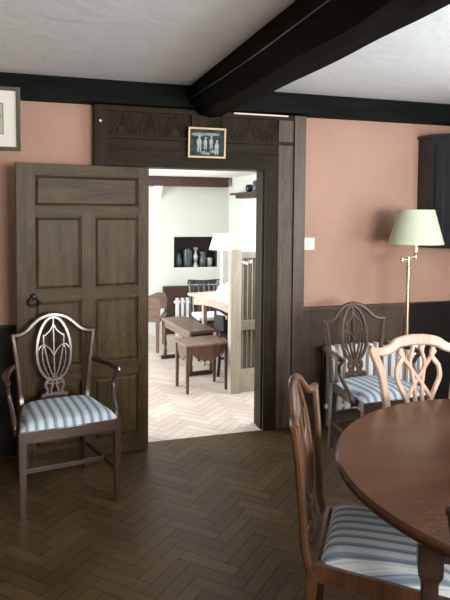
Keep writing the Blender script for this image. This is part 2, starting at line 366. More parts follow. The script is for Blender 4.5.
# wainscots
def wainscot(name, x0, x1, ztop, m, step=0.46, mr=None):
    bm = bmesh.new(); bx(bm, x0, x1, 3.975, 4.0, 0, ztop-.02)
    bx(bm, x0, x1, 3.945, 4.0, ztop-.028, ztop, bev=.004)
    bx(bm, x0, x1, 3.962, 3.985, ztop-.11, ztop-.028); bx(bm, x0, x1, 3.962, 3.985, 0.30, .37); bx(bm, x0, x1, 3.958, 3.985, 0, .13)
    n = max(1, round((x1-x0)/step))
    for i in range(n+1):
        x = x0+(x1-x0)*i/n; bx(bm, max(x0, x-.035), min(x1, x+.035), 3.9635, 3.985, 0, ztop-.05)
    struct(name, bm, m)
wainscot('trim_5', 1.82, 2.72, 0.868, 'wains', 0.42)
wainscot('trim_6', 2.72, 3.3, 0.868, 'wainsd', 0.42)  # dark colour stands in for shade below the cupboard and lamp
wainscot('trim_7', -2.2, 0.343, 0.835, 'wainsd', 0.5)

# ------------------------------------------------------------------ doorway surround
fr = thing('door_surround', 'dark carved oak surround framing the doorway, with two arcaded panels overhead', 'door frame', (1.08, 3.95, 0))
def F(name, bm, m='frame', parent=fr, **k):
    for v in bm.verts: v.co -= Vector((1.08, 3.95, 0))
    return obj(name, bm, m, parent, **k)
FY = 3.94
F('post', B(1.522, 1.62, FY, 4.12, 0, 1.85, bev=.004)); F('post', B(1.62, 1.735, FY+.008, 4.0, 0, 2.24, bev=.004), 'framel')
F('post', B(1.735, 1.822, FY-.012, 4.0, 0, 2.24, bev=.005), 'wains')
bm = bmesh.new(); bx(bm, 1.512, 1.522, FY+.03, 4.10, 0, 1.85); F('door_stop', bm)
F('post', B(0.43, 0.675, FY+.012, 4.12, 0, 1.85, bev=.003)); F('post', B(0.343, 0.43, FY-.012, 4.0, 0, 2.24, bev=.005))
F('lintel', B(0.43, 1.62, FY, 4.12, 1.85, 1.965, bev=.004), 'framex')
F('cross_rail', B(0.43, 1.62, FY+.012, 4.0, 1.965, 2.03, bev=.003), 'framex')
F('cross_rail', B(0.43, 1.735, FY-.004, 4.0, 2.03, 2.052, bev=.003), 'framex')
F('cross_rail', B(0.43, 1.735, FY-.006, 4.0, 2.205, 2.24, bev=.004), 'framex')
F('muntin', B(0.985, 1.075, FY-.008, 4.0, 2.052, 2.205, bev=.003))
for x0, x1 in ((0.43, 0.985), (1.075, 1.735)):
    bm = bmesh.new(); bx(bm, x0, x1, FY+.018, 4.0, 2.052, 2.205)
    wv = (x1-x0-.03)/3
    for k in range(3):
        cx = x0+.015+wv*(k+.5)
        for rr in (wv*.49, wv*.40, wv*.22):
            pts = [(cx+rr*cos(a), FY+.016, 2.060+rr/(wv*.49)*.132*sin(a)) for a in [pi*j/12 for j in range(13)]]
            ribbon(bm, pts, (0, 1, 0), 0.008, 0.006, 0)
        for a in (30, 60, 90, 120, 150):
            ribbon(bm, [(cx+wv*.2*cos(radians(a)), FY+.016, 2.060+.054*sin(radians(a))), (cx+wv*.4*cos(radians(a)), FY+.016, 2.060+.108*sin(radians(a)))], (0, 1, 0), 0.010, 0.006, 0)
    for k in range(4):
        cx = x0+.015+wv*k; rr = wv*.49
        pts = [(cx+rr*cos(a), FY+.016, 2.202-.130*sin(a)) for a in [pi*j/12 for j in range(13)] if x0+.004 < cx+rr*cos(a) < x1-.004]
        if len(pts) > 2: ribbon(bm, pts, (0, 1, 0), 0.007, 0.006, 0)
    F('carved_panel', bm, 'frame')
bm = bmesh.new(); lathe(bm, [(0.001, -.006), (.006, -.005), (.009, 0), (.010, .01)], (.382, FY-.016, 2.135), 14, axis='Y'); F('bell_push', bm, 'ivory', label='small ivory button', smooth=True)
F('pale_strip', B(1.28, 1.68, FY-.018, FY-.008, 2.226, 2.236), 'plate', label='thin pale strip along the top edge')  # pale strip laid along the frame top, under the beam

# ------------------------------------------------------------------ the open door
HX, HY_, A = 0.675, 3.85, atan2(3.85-3.72, 0.83)
dr = thing('panelled_door', 'tall old oak panelled door standing open, folded back against the pink wall', 'door', (HX, HY_, 0.008), pi+A)
# local: x from hinge (0) to free edge (0.835); visible face is +y local
DW, DH, DT = 0.812, 1.83, 0.045
HS, MC, MW = .07, .39, .042
obj('stile', B(0, HS, -DT/2, DT/2, 0, DH, bev=.003), 'door', dr); obj('stile', B(DW-.105, DW, -DT/2, DT/2, 0, DH, bev=.003), 'door', dr)
obj('muntin', B(MC-MW, MC+MW, -DT/2, DT/2-.001, .05, 1.56, bev=.003), 'door', dr)
for a, b in ((0, .115), (.50, .60), (1.005, 1.075), (1.515, 1.575), (1.765, DH)):
    obj('rail', B(HS-.005, DW-.10, -DT/2+.001, DT/2-.0015, a, b, bev=.003), 'doorx', dr)
def raised(x0, x1, z0, z1, m):
    bm = bmesh.new(); bx(bm, x0, x1, -.012, .008, z0, z1)
    i = 0.022; prismv = []
    o_ = [(x0+.006, z0+.006), (x1-.006, z0+.006), (x1-.006, z1-.006), (x0+.006, z1-.006)]; n_ = [(x0+i, z0+i), (x1-i, z0+i), (x1-i, z1-i), (x0+i, z1-i)]
    for s, y0, y1 in ((1, .008, .016), (-1, -.012, -.018)):
        A_ = [bm.verts.new((x, y0, z)) for x, z in o_]; B_ = [bm.verts.new((x, y1, z)) for x, z in n_]
        for k in range(4): bm.faces.new((A_[k], A_[(k+1) % 4], B_[(k+1) % 4], B_[k]))
        bm.faces.new(B_)
    obj('panel', bm, m, dr)
for z0, z1 in ((.115, .50), (.60, 1.005), (1.075, 1.515)):
    raised(HS, MC-MW, z0, z1, 'door'); raised(MC+MW, DW-.105, z0, z1, 'door')
raised(HS, DW-.105, 1.575, 1.765, 'doorx')
bm = bmesh.new(); hx, hz = DW-.095, 1.04
lathe(bm, [(.019, .0), (.021, .006), (.010, .010), (.009, .02), (.014, .03), (.012, .036), (.002, .038)], (hx, DT/2, hz), 16, axis='Y')
hk = obj('ring_handle', bm, 'iron', dr, True, label='black iron drop ring handle')
bm = bmesh.new(); tube(bm, [(hx+.012, DT/2+.022, hz-.004), (hx+.03, DT/2+.024, hz-.028), (hx+.022, DT/2+.022, hz-.048), (hx, DT/2+.021, hz-.054), (hx-.022, DT/2+.022, hz-.048), (hx-.03, DT/2+.024, hz-.028), (hx-.012, DT/2+.022, hz-.004)], 0.008, 5)
obj('drop_ring', bm, 'iron', hk, True)
for z in (.3, 1.5):
    bm = bmesh.new(); lathe(bm, [(.009, 0), (.009, .09)], (.012, -.028, z), 12); obj('hinge', bm, 'iron', dr, True)

# ------------------------------------------------------------------ pictures, switch
def framed(name, label, cx, y, z0, z1, wd, fw_, fm, tilt, group=None, mount=0, inner='print', depth=.025):
    t = thing(name, label, 'picture', (cx, y, z0), 0); t.rotation_euler = (tilt, 0, 0); h = z1-z0
    bm = bmesh.new()
    for a in ((-wd/2, wd/2, 0, fw_), (-wd/2, wd/2, h-fw_, h)): bx(bm, a[0], a[1], -depth, 0, a[2], a[3], bev=.003)
    for a in ((-wd/2, -wd/2+fw_), (wd/2-fw_, wd/2)): bx(bm, a[0], a[1], -depth, 0, fw_-.002, h-fw_+.002, bev=.003)
    obj('frame', bm, fm, t)
    bm = bmesh.new()
    if mount: bx(bm, -wd/2+fw_-.003, wd/2-fw_+.003, -depth*.5, -.002, fw_-.003, h-fw_+.003); obj('mount', bm, 'mount', t)
    bm = bmesh.new(); q = fw_+mount
    bx(bm, -wd/2+q-.002, wd/2-q+.002, -depth*.5-.003, -depth*.5, q-.002, h-q+.002)
    p = obj('print' if inner == 'print' else 'photograph', bm, inner, t)
    return t, p, q, h, -depth*.5-.003
t, p, q, h, yy = framed('framed_print', 'brown framed print with wide cream mount hanging high at the left edge', -0.350, 3.962, 1.928, 2.312, 0.50, .024, 'fdark', radians(11.5), mount=.075)
bm = bmesh.new()
W2 = .25-q
for a in ((-W2, W2, q, q+.003), (-W2, W2, h-q-.003, h-q), (-W2, -W2+.003, q, h-q), (W2-.003, W2, q, h-q), (-W2+.02, W2-.01, q+.11, q+.114), (-W2+.05, W2-.03, q+.06, q+.063)): bx(bm, a[0], a[1], yy-.001, yy, a[2], a[3])
obj('engraved_lines', bm, 'ink', p)
t, p, q, h, yy = framed('framed_photograph', 'small gilt-framed black and white group photograph hung over the doorway', 1.085, 3.926, 1.920, 2.122, 0.262, .013, 'gold', radians(4), inner='photo', depth=.018)
bm = bmesh.new()
def blob(cx, cz, rx, rz, y=yy-.0012, n=12, mi=0):
    f = bm.faces.new([bm.verts.new((cx+rx*cos(2*pi*k/n), y, cz+rz*sin(2*pi*k/n))) for k in range(n)]); f.material_index = mi
for cx, cz, s in ((-.055, .115, 1.15), (-.012, .112, .85), (.028, .118, .85), (.068, .090, 1.0)):
    blob(cx, cz-.012*s, .015*s, .027*s); blob(cx+.002, cz+.024*s, .008*s, .009*s); blob(cx-.006*s, cz-.045*s, .005*s, .024*s); blob(cx+.008*s, cz-.045*s, .005*s, .024*s)
for cx, cz, a, b in ((-.06, .155, .05, .012), (.03, .158, .06, .010), (-.02, .035, .02, .012), (.005, .03, .018, .01), (.05, .045, .03, .012)): blob(cx, cz, a, b, yy-.0006, mi=1)
obj('group_of_people', bm, ['photolight', 'photomid'], p)
sw = thing('light_switch', 'cream square light switch plate on the pink wall beside the doorway', 'light switch', (1.885, 4.0, 1.33))
obj('plate', B(-.045, .045, -.010, 0, -.045, .045, bev=.003), 'plate', sw); obj('rocker', B(-.012, .012, -.017, -.009, -.02, .02, bev=.002), 'white', sw)

# ------------------------------------------------------------------ corner cupboard
cc = thing('corner_cupboard', 'blue-black hanging corner cupboard high up in the right-hand corner', 'cupboard', (3.3, 4.0, 1.30))
outl = [(0, 0), (-.50, 0), (-.50, -.175), (-.175, -.50), (0, -.50)]
bm = bmesh.new(); prism(bm, outl[::-1], 2, 0, .82); obj('carcass', bm, 'navy', cc)
bm = bmesh.new(); prism(bm, [(0, 0), (-.51, 0), (-.51, -.18), (-.18, -.51), (0, -.51)][::-1], 2, .82, .845); obj('cornice', bm, 'navy', cc)
# door on the canted face
fd = (Vector((-.175, -.50, 0)) - Vector((-.50, -.175, 0))); fl = fd.length; ang = atan2(fd.y, fd.x)
Mx = Matrix.Translation((-.50, -.175, 0)) @ Matrix.Rotation(ang, 4, 'Z')
bm = bmesh.new()
for a in ((.03, .09, -.018, .002, .03, .77), (fl-.09, fl-.03, -.018, .002, .03, .77), (.09, fl-.09, -.018, .002, .03, .10), (.09, fl-.09, -.018, .002, .71, .77), (fl/2-.02, fl/2+.02, -.016, .002, .1, .71), (.09, fl-.09, -.006, .002, .1, .71)): bx(bm, *a, bev=.002)
bmesh.ops.transform(bm, matrix=Mx, verts=bm.verts); d_ = obj('door', bm, 'navy', cc)
bm = bmesh.new(); lathe(bm, [(.008, -.018), (.012, -.024), (.006, -.04), (.001, -.041)], (fl-.06, 0, .38), 12, axis='Y'); bmesh.ops.transform(bm, matrix=Mx, verts=bm.verts); obj('knob', bm, 'iron', d_, True)

# ------------------------------------------------------------------ radiator
def radiator(name, label, x0, x1, y, z0, z1, loc_z=0, pitch=.0625, m='white', valve=True, tk=.075):
    t = thing(name, label, 'radiator', ((x0+x1)/2, y, 0)); n = round((x1-x0)/pitch); hw = (x1-x0)/2
    for i in range(n):
        x = -hw+pitch*(i+.5); bm = bmesh.new()
        bx(bm, x-.020, x+.020, -tk/2, tk/2, z0, z1, bev=.016)
        f = obj('column', bm, m, t, True)
    bm = bmesh.new()
    for z in (z0+.05, z1-.05): lathe(bm, [(.018, -hw-.01), (.018, hw+.01)], (0, 0, z), 12, axis='X')
    obj('header_pipe', bm, m, t, True)
    for x in (-hw+pitch/2, hw-pitch/2): obj('foot', B(x-.018, x+.018, -.03, .03, 0, z0+.01, bev=.004), m, t)
    if valve:
        bm = bmesh.new(); tube(bm, [(-hw-.035, 0, 0), (-hw-.035, 0, .3), (-hw-.035, 0, z1-.05), (-hw-.01, 0, z1-.05)], .011, 0, 10)
        v = obj('supply_pipe', bm, 'iron', t, True)
        bm = bmesh.new(); lathe(bm, [(.01, 0), (.022, .008), (.024, .03), (.016, .045), (.002, .048)], (-hw-.035, 0, z1-.05), 14); obj('valve_knob', bm, 'iron', v, True)
    return t
radiator('radiator', 'white column radiator standing behind the armchair right of the doorway', 1.99, 2.80, 3.885, .10, .60)

# ------------------------------------------------------------------ chairs
def taper_leg(x, y, z1, s=1, w0=.040, w1=.026, splay=(0, 0)):
    bm = bmesh.new(); a, b = w1/2, w0/2; sx, sy = splay
    lo = [(x+sx+i*a, y+sy+j*a, 0) for i, j in ((-1,-1),(1,-1),(1,1),(-1,1))]; hi = [(x+i*b, y+j*b, z1) for i, j in ((-1,-1),(1,-1),(1,1),(-1,1))]
    lo = [bm.verts.new(p) for p in lo]; hi = [bm.verts.new(p) for p in hi]
    fs = [bm.faces.new(lo[::-1]), bm.faces.new(hi)]+[bm.faces.new((lo[i], lo[(i+1) % 4], hi[(i+1) % 4], hi[i])) for i in range(4)]
    bmesh.ops.bevel(bm, geom=list(bm.edges), offset=.003, segments=2, affect='EDGES'); return bm
YB, RAKE = .225, .085
BH, RK, EAR = 1.0, RAKE, 0.0
def BP(s, t):      # a point of the back plane: s across, t above the seat rail top
    return Vector((s, YB + RK*t + 0.05*t*t - 0.5*s*s*min(1, t*3)+0.013, .452+t*BH))
BN = Vector((0, 1, -.11)).normalized()
def mk_chair(label, group, arms=False, kind='shield', wood_m='mahog', wood_x='mahogx', stripe='stripe', name=None, loc=(0,0,0), rz=0, bh=.965, rk=.085, ear=0.0, body=None):
    global BH, RK, EAR, BN; BH, RK, EAR = bh, rk, ear; BN = Vector((0, 1, -rk-.025)).normalized()
    t = thing(name or ('armchair' if arms else 'dining_chair'), label, 'chair', loc, rz, group)
    fwid, bwid, yf, yb = .266, .200, -.235, .215; SH = .447
    wb, wbx = (body, body) if body else (wood_m, wood_x)
    # legs
    for s in (-1, 1):
        obj('leg', taper_leg(s*(fwid-.022), yf+.022, SH), wb, t)
        obj('leg', taper_leg(s*(bwid-.016), yb, SH-.002, w0=.036, w1=.030, splay=(0, .03)), wb, t)
    # seat rails
    bm = bmesh.new(); h0 = SH-.062
    bx(bm, -fwid+.03, fwid-.03, yf+.003, yf+.026, h0, SH, bev=.002); bx(bm, -bwid+.02, bwid-.02, yb-.012, yb+.012, h0, SH, bev=.002)
    for s in (-1, 1):
        v = Vector((s*(fwid-.016), yf+.03, 0)), Vector((s*(bwid-.014), yb-.01, 0))
        ribbon(bm, [(v[0].x, v[0].y, (h0+SH)/2), (v[1].x, v[1].y, (h0+SH)/2)], (0, 0, 1), .022, SH-h0, 0, ch=.1)
    obj('seat_rail', bm, wbx, t)
    # stretchers
    for s in (-1, 1):
        bm = bmesh.new(); ribbon(bm, [(s*(fwid-.024), yf+.03, .165), (s*(bwid-.016), yb+.02, .165)], (0, 0, 1), .016, .026, 0, ch=.12); obj('stretcher', bm, wbx, t)
    obj('stretcher', B(-.222, .222, -.05, -.034, .155, .180, bev=.002), wbx, t)
    obj('stretcher', B(-.19, .19, yb+.012, yb+.028, .22, .245, bev=.002), wbx, t)
    # cushion
    bm = bmesh.new(); n = 22; grid = []
    for i in range(n+1):
        row = []
        for j in range(n+1):
            a = -1+2*i/n; b = -1+2*j/n; 
            ea = math.copysign(1-(1-abs(a))**1.0, a); hw = (fwid-.006)+(bwid-.01-fwid+.006)*(b+1)/2
            y = yf+.012+(yb-.022-yf-.012)*(b+1)/2 - .010*(1-a*a)*(1 if b < 0 else 0)*(-b)
            rr = max(abs(a), abs(b)); z = SH-.004+.046*(1-abs(a)**7)**.6*(1-abs(b)**7)**.6 + .008*(1-a*a)*(1-b*b)
            row.append(bm.verts.new((a*hw, y, z)))
        grid.append(row)
    for i in range(n):
        for j in range(n): bm.faces.new((grid[i][j], grid[i+1][j], grid[i+1][j+1], grid[i][j+1]))
    # underside
    bd = [grid[i][0] for i in range(n+1)]+[grid[n][j] for j in range(1, n+1)]+[grid[i][n] for i in range(n-1, -1, -1)]+[grid[0][j] for j in range(n-1, 0, -1)]
    lo = [bm.verts.new((v.co.x*.98, v.co.y*.98, SH-.014)) for v in bd]
    for k in range(len(bd)): bm.faces.new((bd[k], bd[(k+1) % len(bd)], lo[(k+1) % len(bd)], lo[k]))
    bm.faces.new(lo[::-1])
    obj('seat_cushion', bm, stripe, t, True)
    # back
    if kind == 'shield':
        for s in (-1, 1):
            bm = bmesh.new(); ribbon(bm, [(s*.184, YB-.01, .40), BP(s*.190, .03), BP(s*.200, .15), BP(s*.216, .30), BP(s*.231, .408+EAR)], BN, lambda q: .036-.010*q, .026, 6); obj('back_post', bm, wood_m, t, True)
        tr = [(-.240, .404+EAR), (-.19, .406+EAR*.9), (-.152, .424+EAR*.5), (-.114, .460), (-.07, .493), (0, .510)]; tr += [(-a, b) for a, b in tr[-2::-1]]
        bm = bmesh.new(); ribbon(bm, [BP(*q) for q in tr], BN, .028, .026, 6); obj('top_rail', bm, wood_x, t, True)
        bm = bmesh.new(); S = lambda pts, w_, th=.016, sm=6: ribbon(bm, [BP(*q) for q in pts], BN, w_, th, sm)
        ov = [(.098*sin(2*pi*k/28)*(1-.10*(-cos(2*pi*k/28))*1), .305-.190*cos(2*pi*k/28)) for k in range(29)]
        ribbon(bm, [BP(*q) for q in ov], BN, .023, .018, 1, closed=True)
        S([(0, .49), (0, .33), (0, .20), (0, .12)], .014)
        for s in (-1, 1):
            S([(0, .455), (s*.016, .420), (s*.040, .395), (s*.060, .380)], .015)
            S([(s*.058, .392), (s*.058, .35), (s*.050, .30), (s*.030, .20), (s*.006, .13)], .014)
            S([(s*.092, .300), (s*.074, .325), (s*.052, .328), (s*.024, .305), (0, .262)], .014)
            S([(s*.052, .330), (s*.066, .300), (s*.062, .22), (s*.028, .13)], .011)
            S([(s*.012, .125), (s*.042, .115), (s*.052, .085), (s*.040, .055), (s*.055, .03), (s*.075, .0)], .022)
            S([(s*.02, .13), (s*.012, .09), (s*.022, .05), (s*.02, .0)], .020)
        S([(-.045, .10), (0, .095), (.045, .10)], .016); S([(-.075, .028), (0, .035), (.075, .028)], .024); S([(-.08, .004), (.08, .004)], .03, sm=0)
        obj('splat', bm, wood_m, t, True)
    else:
        for s in (-1, 1):
            bm = bmesh.new(); ribbon(bm, [(s*.184, YB-.01, .40), BP(s*.180, .03), BP(s*.172, .18), BP(s*.196, .36), BP(s*.246, .49)], BN, lambda q: .034+.006*q, .026, 6); obj('back_post', bm, wood_m, t, True)
        tr = [(-.262, .500), (-.225, .481), (-.18, .477), (-.14, .490), (-.105, .511), (-.05, .521), (0, .523)]; tr += [(-a, b) for a, b in tr[-2::-1]]
        bm = bmesh.new(); ribbon(bm, [BP(*q) for q in tr], BN, lambda q: .030+.022*sin(pi*q), .026, 6); obj('top_rail', bm, wood_x, t, True)
        bm = bmesh.new(); S = lambda pts, w_, th=.016, sm=6: ribbon(bm, [BP(*q) for q in pts], BN, w_, th, sm)
        for s in (-1, 1):
            S([(s*.088, .485), (s*.078, .44), (s*.108, .395), (s*.112, .34), (s*.088, .285), (s*.060, .22), (s*.040, .12), (s*.05, .0)], .024)
            S([(s*.098, .47), (s*.060, .42), (s*.010, .35), (-s*.032, .29), (-s*.066, .235)], .020, .015)
            S([(s*.018, .49), (s*.038, .42), (s*.030, .36), (s*.018, .28), (s*.020, .15), (s*.012, .0)], .019, .017)
        S([(-.075, .005), (.075, .005)], .035, sm=0)
        obj('splat', bm, wood_m, t, True)
    if arms:
        for s in (-1, 1):
            bm = bmesh.new(); ribbon(bm, [BP(s*.228, .225), (s*.262, .17, .668), (s*.290, .06, .672), (s*.298, -.02, .664), (s*.292, -.055, .652)], (0, 0, 1), lambda q: .028+.014*sin(pi*min(1, q*1.1)), .026, 6)
            a_ = obj('arm', bm, wb, t, True)
            bm = bmesh.new(); tube(bm, [(s*.294, -.048, .655), (s*.293, -.012, .625), (s*.283, .000, .57), (s*.272, -.045, .50), (s*.268, -.10, .45), (s*.262, -.118, .395)], lambda q: .0145-.002*sin(pi*q), 6, 10)
            obj('arm_support', bm, wb, a_, True)
    return t
mk_chair('armchair with striped seat standing against the open oak door at left', None, True, loc=(.125, 3.385, 0), rz=radians(9))
mk_chair('armchair with striped seat standing before the white radiator', None, True, wood_m='glare_mahog', wood_x='glare_mahog', body='mahog', loc=(2.055, 3.31, 0), rz=radians(5))
mk_chair('side chair drawn up at the left side of the round table', None, wood_m='warm', wood_x='warm', loc=(1.118, 1.738, 0), rz=radians(56.5), bh=1.04, rk=.13, ear=.02)
mk_chair('pale chair with interlaced splat on the far side of the round table', None, kind='ribbon', wood_m='walnut', wood_x='walnut', loc=(1.71, 2.16, 0), rz=radians(-4))
mk_chair('chair at the near side of the round table, cut off by the photo edge', None, loc=(1.22, .99, 0), rz=radians(110), bh=1.08, rk=.10)

# ------------------------------------------------------------------ round table
tb = thing('round_dining_table', 'large round mahogany dining table with polished top in the right foreground', 'table', (1.625, 1.515, 0))
bm = bmesh.new(); Rr = .722
lathe(bm, [(Rr-.03, .700), (Rr-.012, .704), (Rr-.003, .712), (Rr, .722), (Rr-.002, .732), (Rr-.010, .7395), (Rr-.03, .740)], seg=128); obj('tabletop', bm, 'ttop', tb, True)
a0 = atan2(1.36-1.515, 1.007-1.625)
pos = [(.62*cos(a0+radians(k)), .62*sin(a0+radians(k))) for k in (0, 98, 180, 278)]
for (x, y) in pos:
    bm = bmesh.new(); k = 1.0
    Lg = [(-.034, .700), (-.034, .585), (-.024, .565), (-.018, 0.0), (.018, 0.0), (.024, .565), (.034, .585), (.034, .700)]
    # square block with a chamfered shoulder, then a plain tapering square leg
    rings = []
    for hw, z in ((.014, 0), (.0225, .56), (.033, .585), (.033, .700)):
        c = .003; rings.append([bm.verts.new((x*k+i*hw, y*k+j*hw, z)) for i, j in ((-1,-1),(1,-1),(1,1),(-1,1))])
    for A_, B_ in zip(rings, rings[1:]):
        for i in range(4): bm.faces.new((A_[i], A_[(i+1) % 4], B_[(i+1) % 4], B_[i]))
    bm.faces.new(rings[0][::-1]); bm.faces.new(rings[-1])
    bmesh.ops.bevel(bm, geom=list(bm.edges), offset=.003, segments=2, affect='EDGES')
    bmesh.ops.rotate(bm, verts=bm.verts, cent=(x*k, y*k, 0), matrix=Matrix.Rotation(a0+pi/4, 3, 'Z')); obj('leg', bm, 'tleg', tb)
for k in range(4):
    p, q = Vector((*pos[k], .655))*1, Vector((*pos[(k+1) % 4], .655))*1
    d_ = (q-p).normalized()*.03; bm = bmesh.new(); ribbon(bm, [p+d_, q-d_], (0, 0, 1), .022, .088, 0, ch=.1); obj('apron', bm, 'tleg', tb)

# ------------------------------------------------------------------ floor lamp
LX, LY = 2.475, 3.62
lp = thing('floor_lamp', 'brass standard lamp with cream-green empire shade near the right wall', 'lamp', (LX, LY, 0))
bm = bmesh.new(); lathe(bm, [(.118, 0), (.120, .012), (.10, .022), (.04, .034), (.018, .055), (.014, .08)], seg=32); obj('base', bm, 'brass', lp, True)
bm = bmesh.new(); lathe(bm, [(.0135, .06), (.0135, 1.17), (.020, 1.175), (.020, 1.183), (.011, 1.19), (.011, 1.255)], seg=18); obj('pole', bm, 'brass', lp, True)
bm = bmesh.new(); tube(bm, [(-.050, 0, 1.232), (.0, 0, 1.238), (.055, 0, 1.262)], .0065, 0)
for x, z in ((-.052, 1.215), (.057, 1.238)): lathe(bm, [(.012, 0), (.013, .004), (.013, .036), (.010, .04)], (x, 0, z), 14)
sa = obj('swing_arm', bm, 'brass', lp, True)
bm = bmesh.new(); lathe(bm, [(.013, 1.285), (.015, 1.29), (.015, 1.35), (.012, 1.355)], (.057, 0, 0), 14); obj('candle_sleeve', bm, 'candle', lp, True, label='cream candle sleeve')
bm = bmesh.new(); lathe(bm, [(.006, 1.350), (.006, 1.354), (.018, 1.39), (.024, 1.42), (.016, 1.445), (.002, 1.455)], (.057, 0, 0), 14); obj('bulb', bm, 'white', lp, True)
bm = bmesh.new(); z0, z1, ra, rb = 1.345, 1.585, .190, .122
lathe(bm, [(ra, z0), (ra+(rb-ra)*.5, (z0+z1)/2), (rb, z1), (rb-.003, z1), (ra+(rb-ra)*.5-.003, (z0+z1)/2), (ra-.003, z0), (ra, z0)], (.057, 0, 0), 48, cap=False)
obj('lamp_shade', bm, 'shade', lp, True)
bm = bmesh.new()
for a in (0, 2*pi/3, 4*pi/3): tube(bm, [(.057, 0, 1.352), (.057+.07*cos(a), .07*sin(a), 1.56), (.057+(rb-.003)*cos(a), (rb-.003)*sin(a), 1.580)], .002, 0, 6)
obj('shade_carrier', bm, 'brass', lp, True)

# ================================================================== sitting room things
# small table with shaped apron
st = thing('small_side_table', 'low reddish oak table with scalloped apron just beyond the doorway', 'table', (1.368, 5.06, 0), radians(7))
hw, hd, hh = .192, .142, .425
obj('tabletop', B(-hw-.018, hw+.018, -hd-.018, hd+.018, hh-.018, hh, bev=.005), 'bench', st)  # lighter wood than the legs, painting in the light on the top
for sx in (-1, 1):
    for sy in (-1, 1): obj('leg', taper_leg(sx*(hw-.012), sy*(hd-.012), hh-.018, w0=.034, w1=.022), 'stool', st)
def scallop(L_, depth=.13):
    pts = [(-L_, 0), (L_, 0), (L_, -.05)]
    for k in range(1, 24):
        u = 1-2*k/24; pts.append((u*L_, -.055-(depth-.055)*(0.5+0.5*cos(pi*u*1.0))**.6 - .012*abs(sin(2.5*pi*u))))
    pts.append((-L_, -.05)); return pts
for s in (-1, 1):
    bm = bmesh.new(); prism(bm, [(a, b+hh-.018) for a, b in scallop(hw-.028)], 1, s*(hd-.012)-.007, s*(hd-.012)+.007); obj('apron', bm, 'stool', st)
    bm = bmesh.new(); prism(bm, [(a, b+hh-.018) for a, b in scallop(hd-.028)], 0, s*(hw-.012)-.007, s*(hw-.012)+.007); obj('apron', bm, 'stool', st)
# long bench
be = thing('oak_bench', 'long low oak bench running away behind the small scalloped table', 'bench', (1.425, 5.83, 0), radians(8))
obj('seat', B(-.135, .135, -.40, .40, .405, .43, bev=.005), 'bench', be)
for sx in (-1, 1):
    obj('side_rail', B(sx*.105-.011, sx*.105+.011, -.35, .35, .34, .405), 'bench', be)
    for sy in (-1, 1):
        bm = bmesh.new(); lathe(bm, [(.018, .03), (.020, .09), (.012, .11), (.021, .17), (.013, .22), (.02, .27), (.02, .342)], (sx*.105, sy*.36, 0), 14); obj('leg', bm, 'stool', be, True)
for sy in (-1, 1):
    obj('end_board', B(-.115, .115, sy*.375-.011, sy*.375+.011, .34, .405), 'reddark', be); obj('foot', B(-.15, .15, sy*.36-.02, sy*.36+.02, 0, .035, bev=.006), 'reddark', be)
# writing table
wt = thing('writing_table', 'pale limed oak table at the far end of the sitting room, carrying a lamp', 'table', (1.85, 5.49, 0), radians(15))
# corner A (left) near (1.42,5.82)
obj('tabletop', B(-.33, .33, -.42, .42, .715, .74, bev=.005), 'pinkwood', wt)
for sx in (-1, 1):
    for sy in (-1, 1): obj('leg', taper_leg(-.16 if sx < 0 else .29, sy*.375, .715, w0=.045, w1=.03), 'pinkwood', wt)
for s in (-1, 1):
    bm = bmesh.new(); pts = [(-.35, .715), (-.35, .63)]+[(-.35+.7*k/12, .63+.028*sin(pi*k/12)) for k in range(1, 12)]+[(.35, .63), (.35, .715)]
    prism(bm, pts, 0, s*.29-.009, s*.29+.009); obj('apron', bm, 'pinkwood', wt)
    bm = bmesh.new(); prism(bm, [(-.27, .715), (-.27, .62), (0, .65), (.27, .62), (.27, .715)], 1, s*.37-.009, s*.37+.009); obj('apron', bm, 'pinkwood', wt)
# table lamp
tl = thing('table_lamp', 'pale-stemmed table lamp with cream shade standing on the writing table', 'lamp', (1.787, 5.85, .7402))
bm = bmesh.new(); lathe(bm, [(.05, 0), (.055, .008), (.02, .02), (.012, .06), (.022, .10), (.012, .14), (.018, .22), (.009, .32), (.008, .50)], seg=20); obj('stem', bm, 'pewter', tl, True)
bm = bmesh.new(); lathe(bm, [(.130, .427), (.080, .592), (.077, .592), (.127, .427), (.130, .427)], seg=40, cap=False); obj('lamp_shade', bm, 'shade2', tl, True)
bm = bmesh.new(); lathe(bm, [(.006, .49), (.02, .51), (.022, .53), (.012, .545), (.001, .55)], seg=14)
for a in (0, 2*pi/3, 4*pi/3): tube(bm, [(0, 0, .495), (.079*cos(a), .079*sin(a), .588)], .0015, 0, 6)
obj('bulb', bm, 'white', tl, True)
# white cloth heap on the table
bm = bmesh.new(); n = 16; g = []
for i in range(n+1):
    row = []
    for j in range(n+1):
        a, b = -1+2*i/n, -1+2*j/n; z = .09*max(0, 1-(a*a)**1.5)**.7*max(0, 1-(b*b)**1.5)**.7*(1+.35*noise.noise(Vector((a*2, b*2, 3)))) 
        row.append(bm.verts.new((a*.10, b*.08, z)))
    g.append(row)
for i in range(n):
    for j in range(n): bm.faces.new((g[i][j], g[i+1][j], g[i+1][j+1], g[i][j+1]))
bd = [g[i][0] for i in range(n+1)]+[g[n][j] for j in range(1, n+1)]+[g[i][n] for i in range(n-1, -1, -1)]+[g[0][j] for j in range(n-1, 0, -1)]
bm.faces.new(bd[::-1])
obj('folded_linen', bm, 'linen', None, True, label='heap of folded white linen on the writing table by the wooden screen', cat='linen', loc=(1.80, 5.70, .7405))

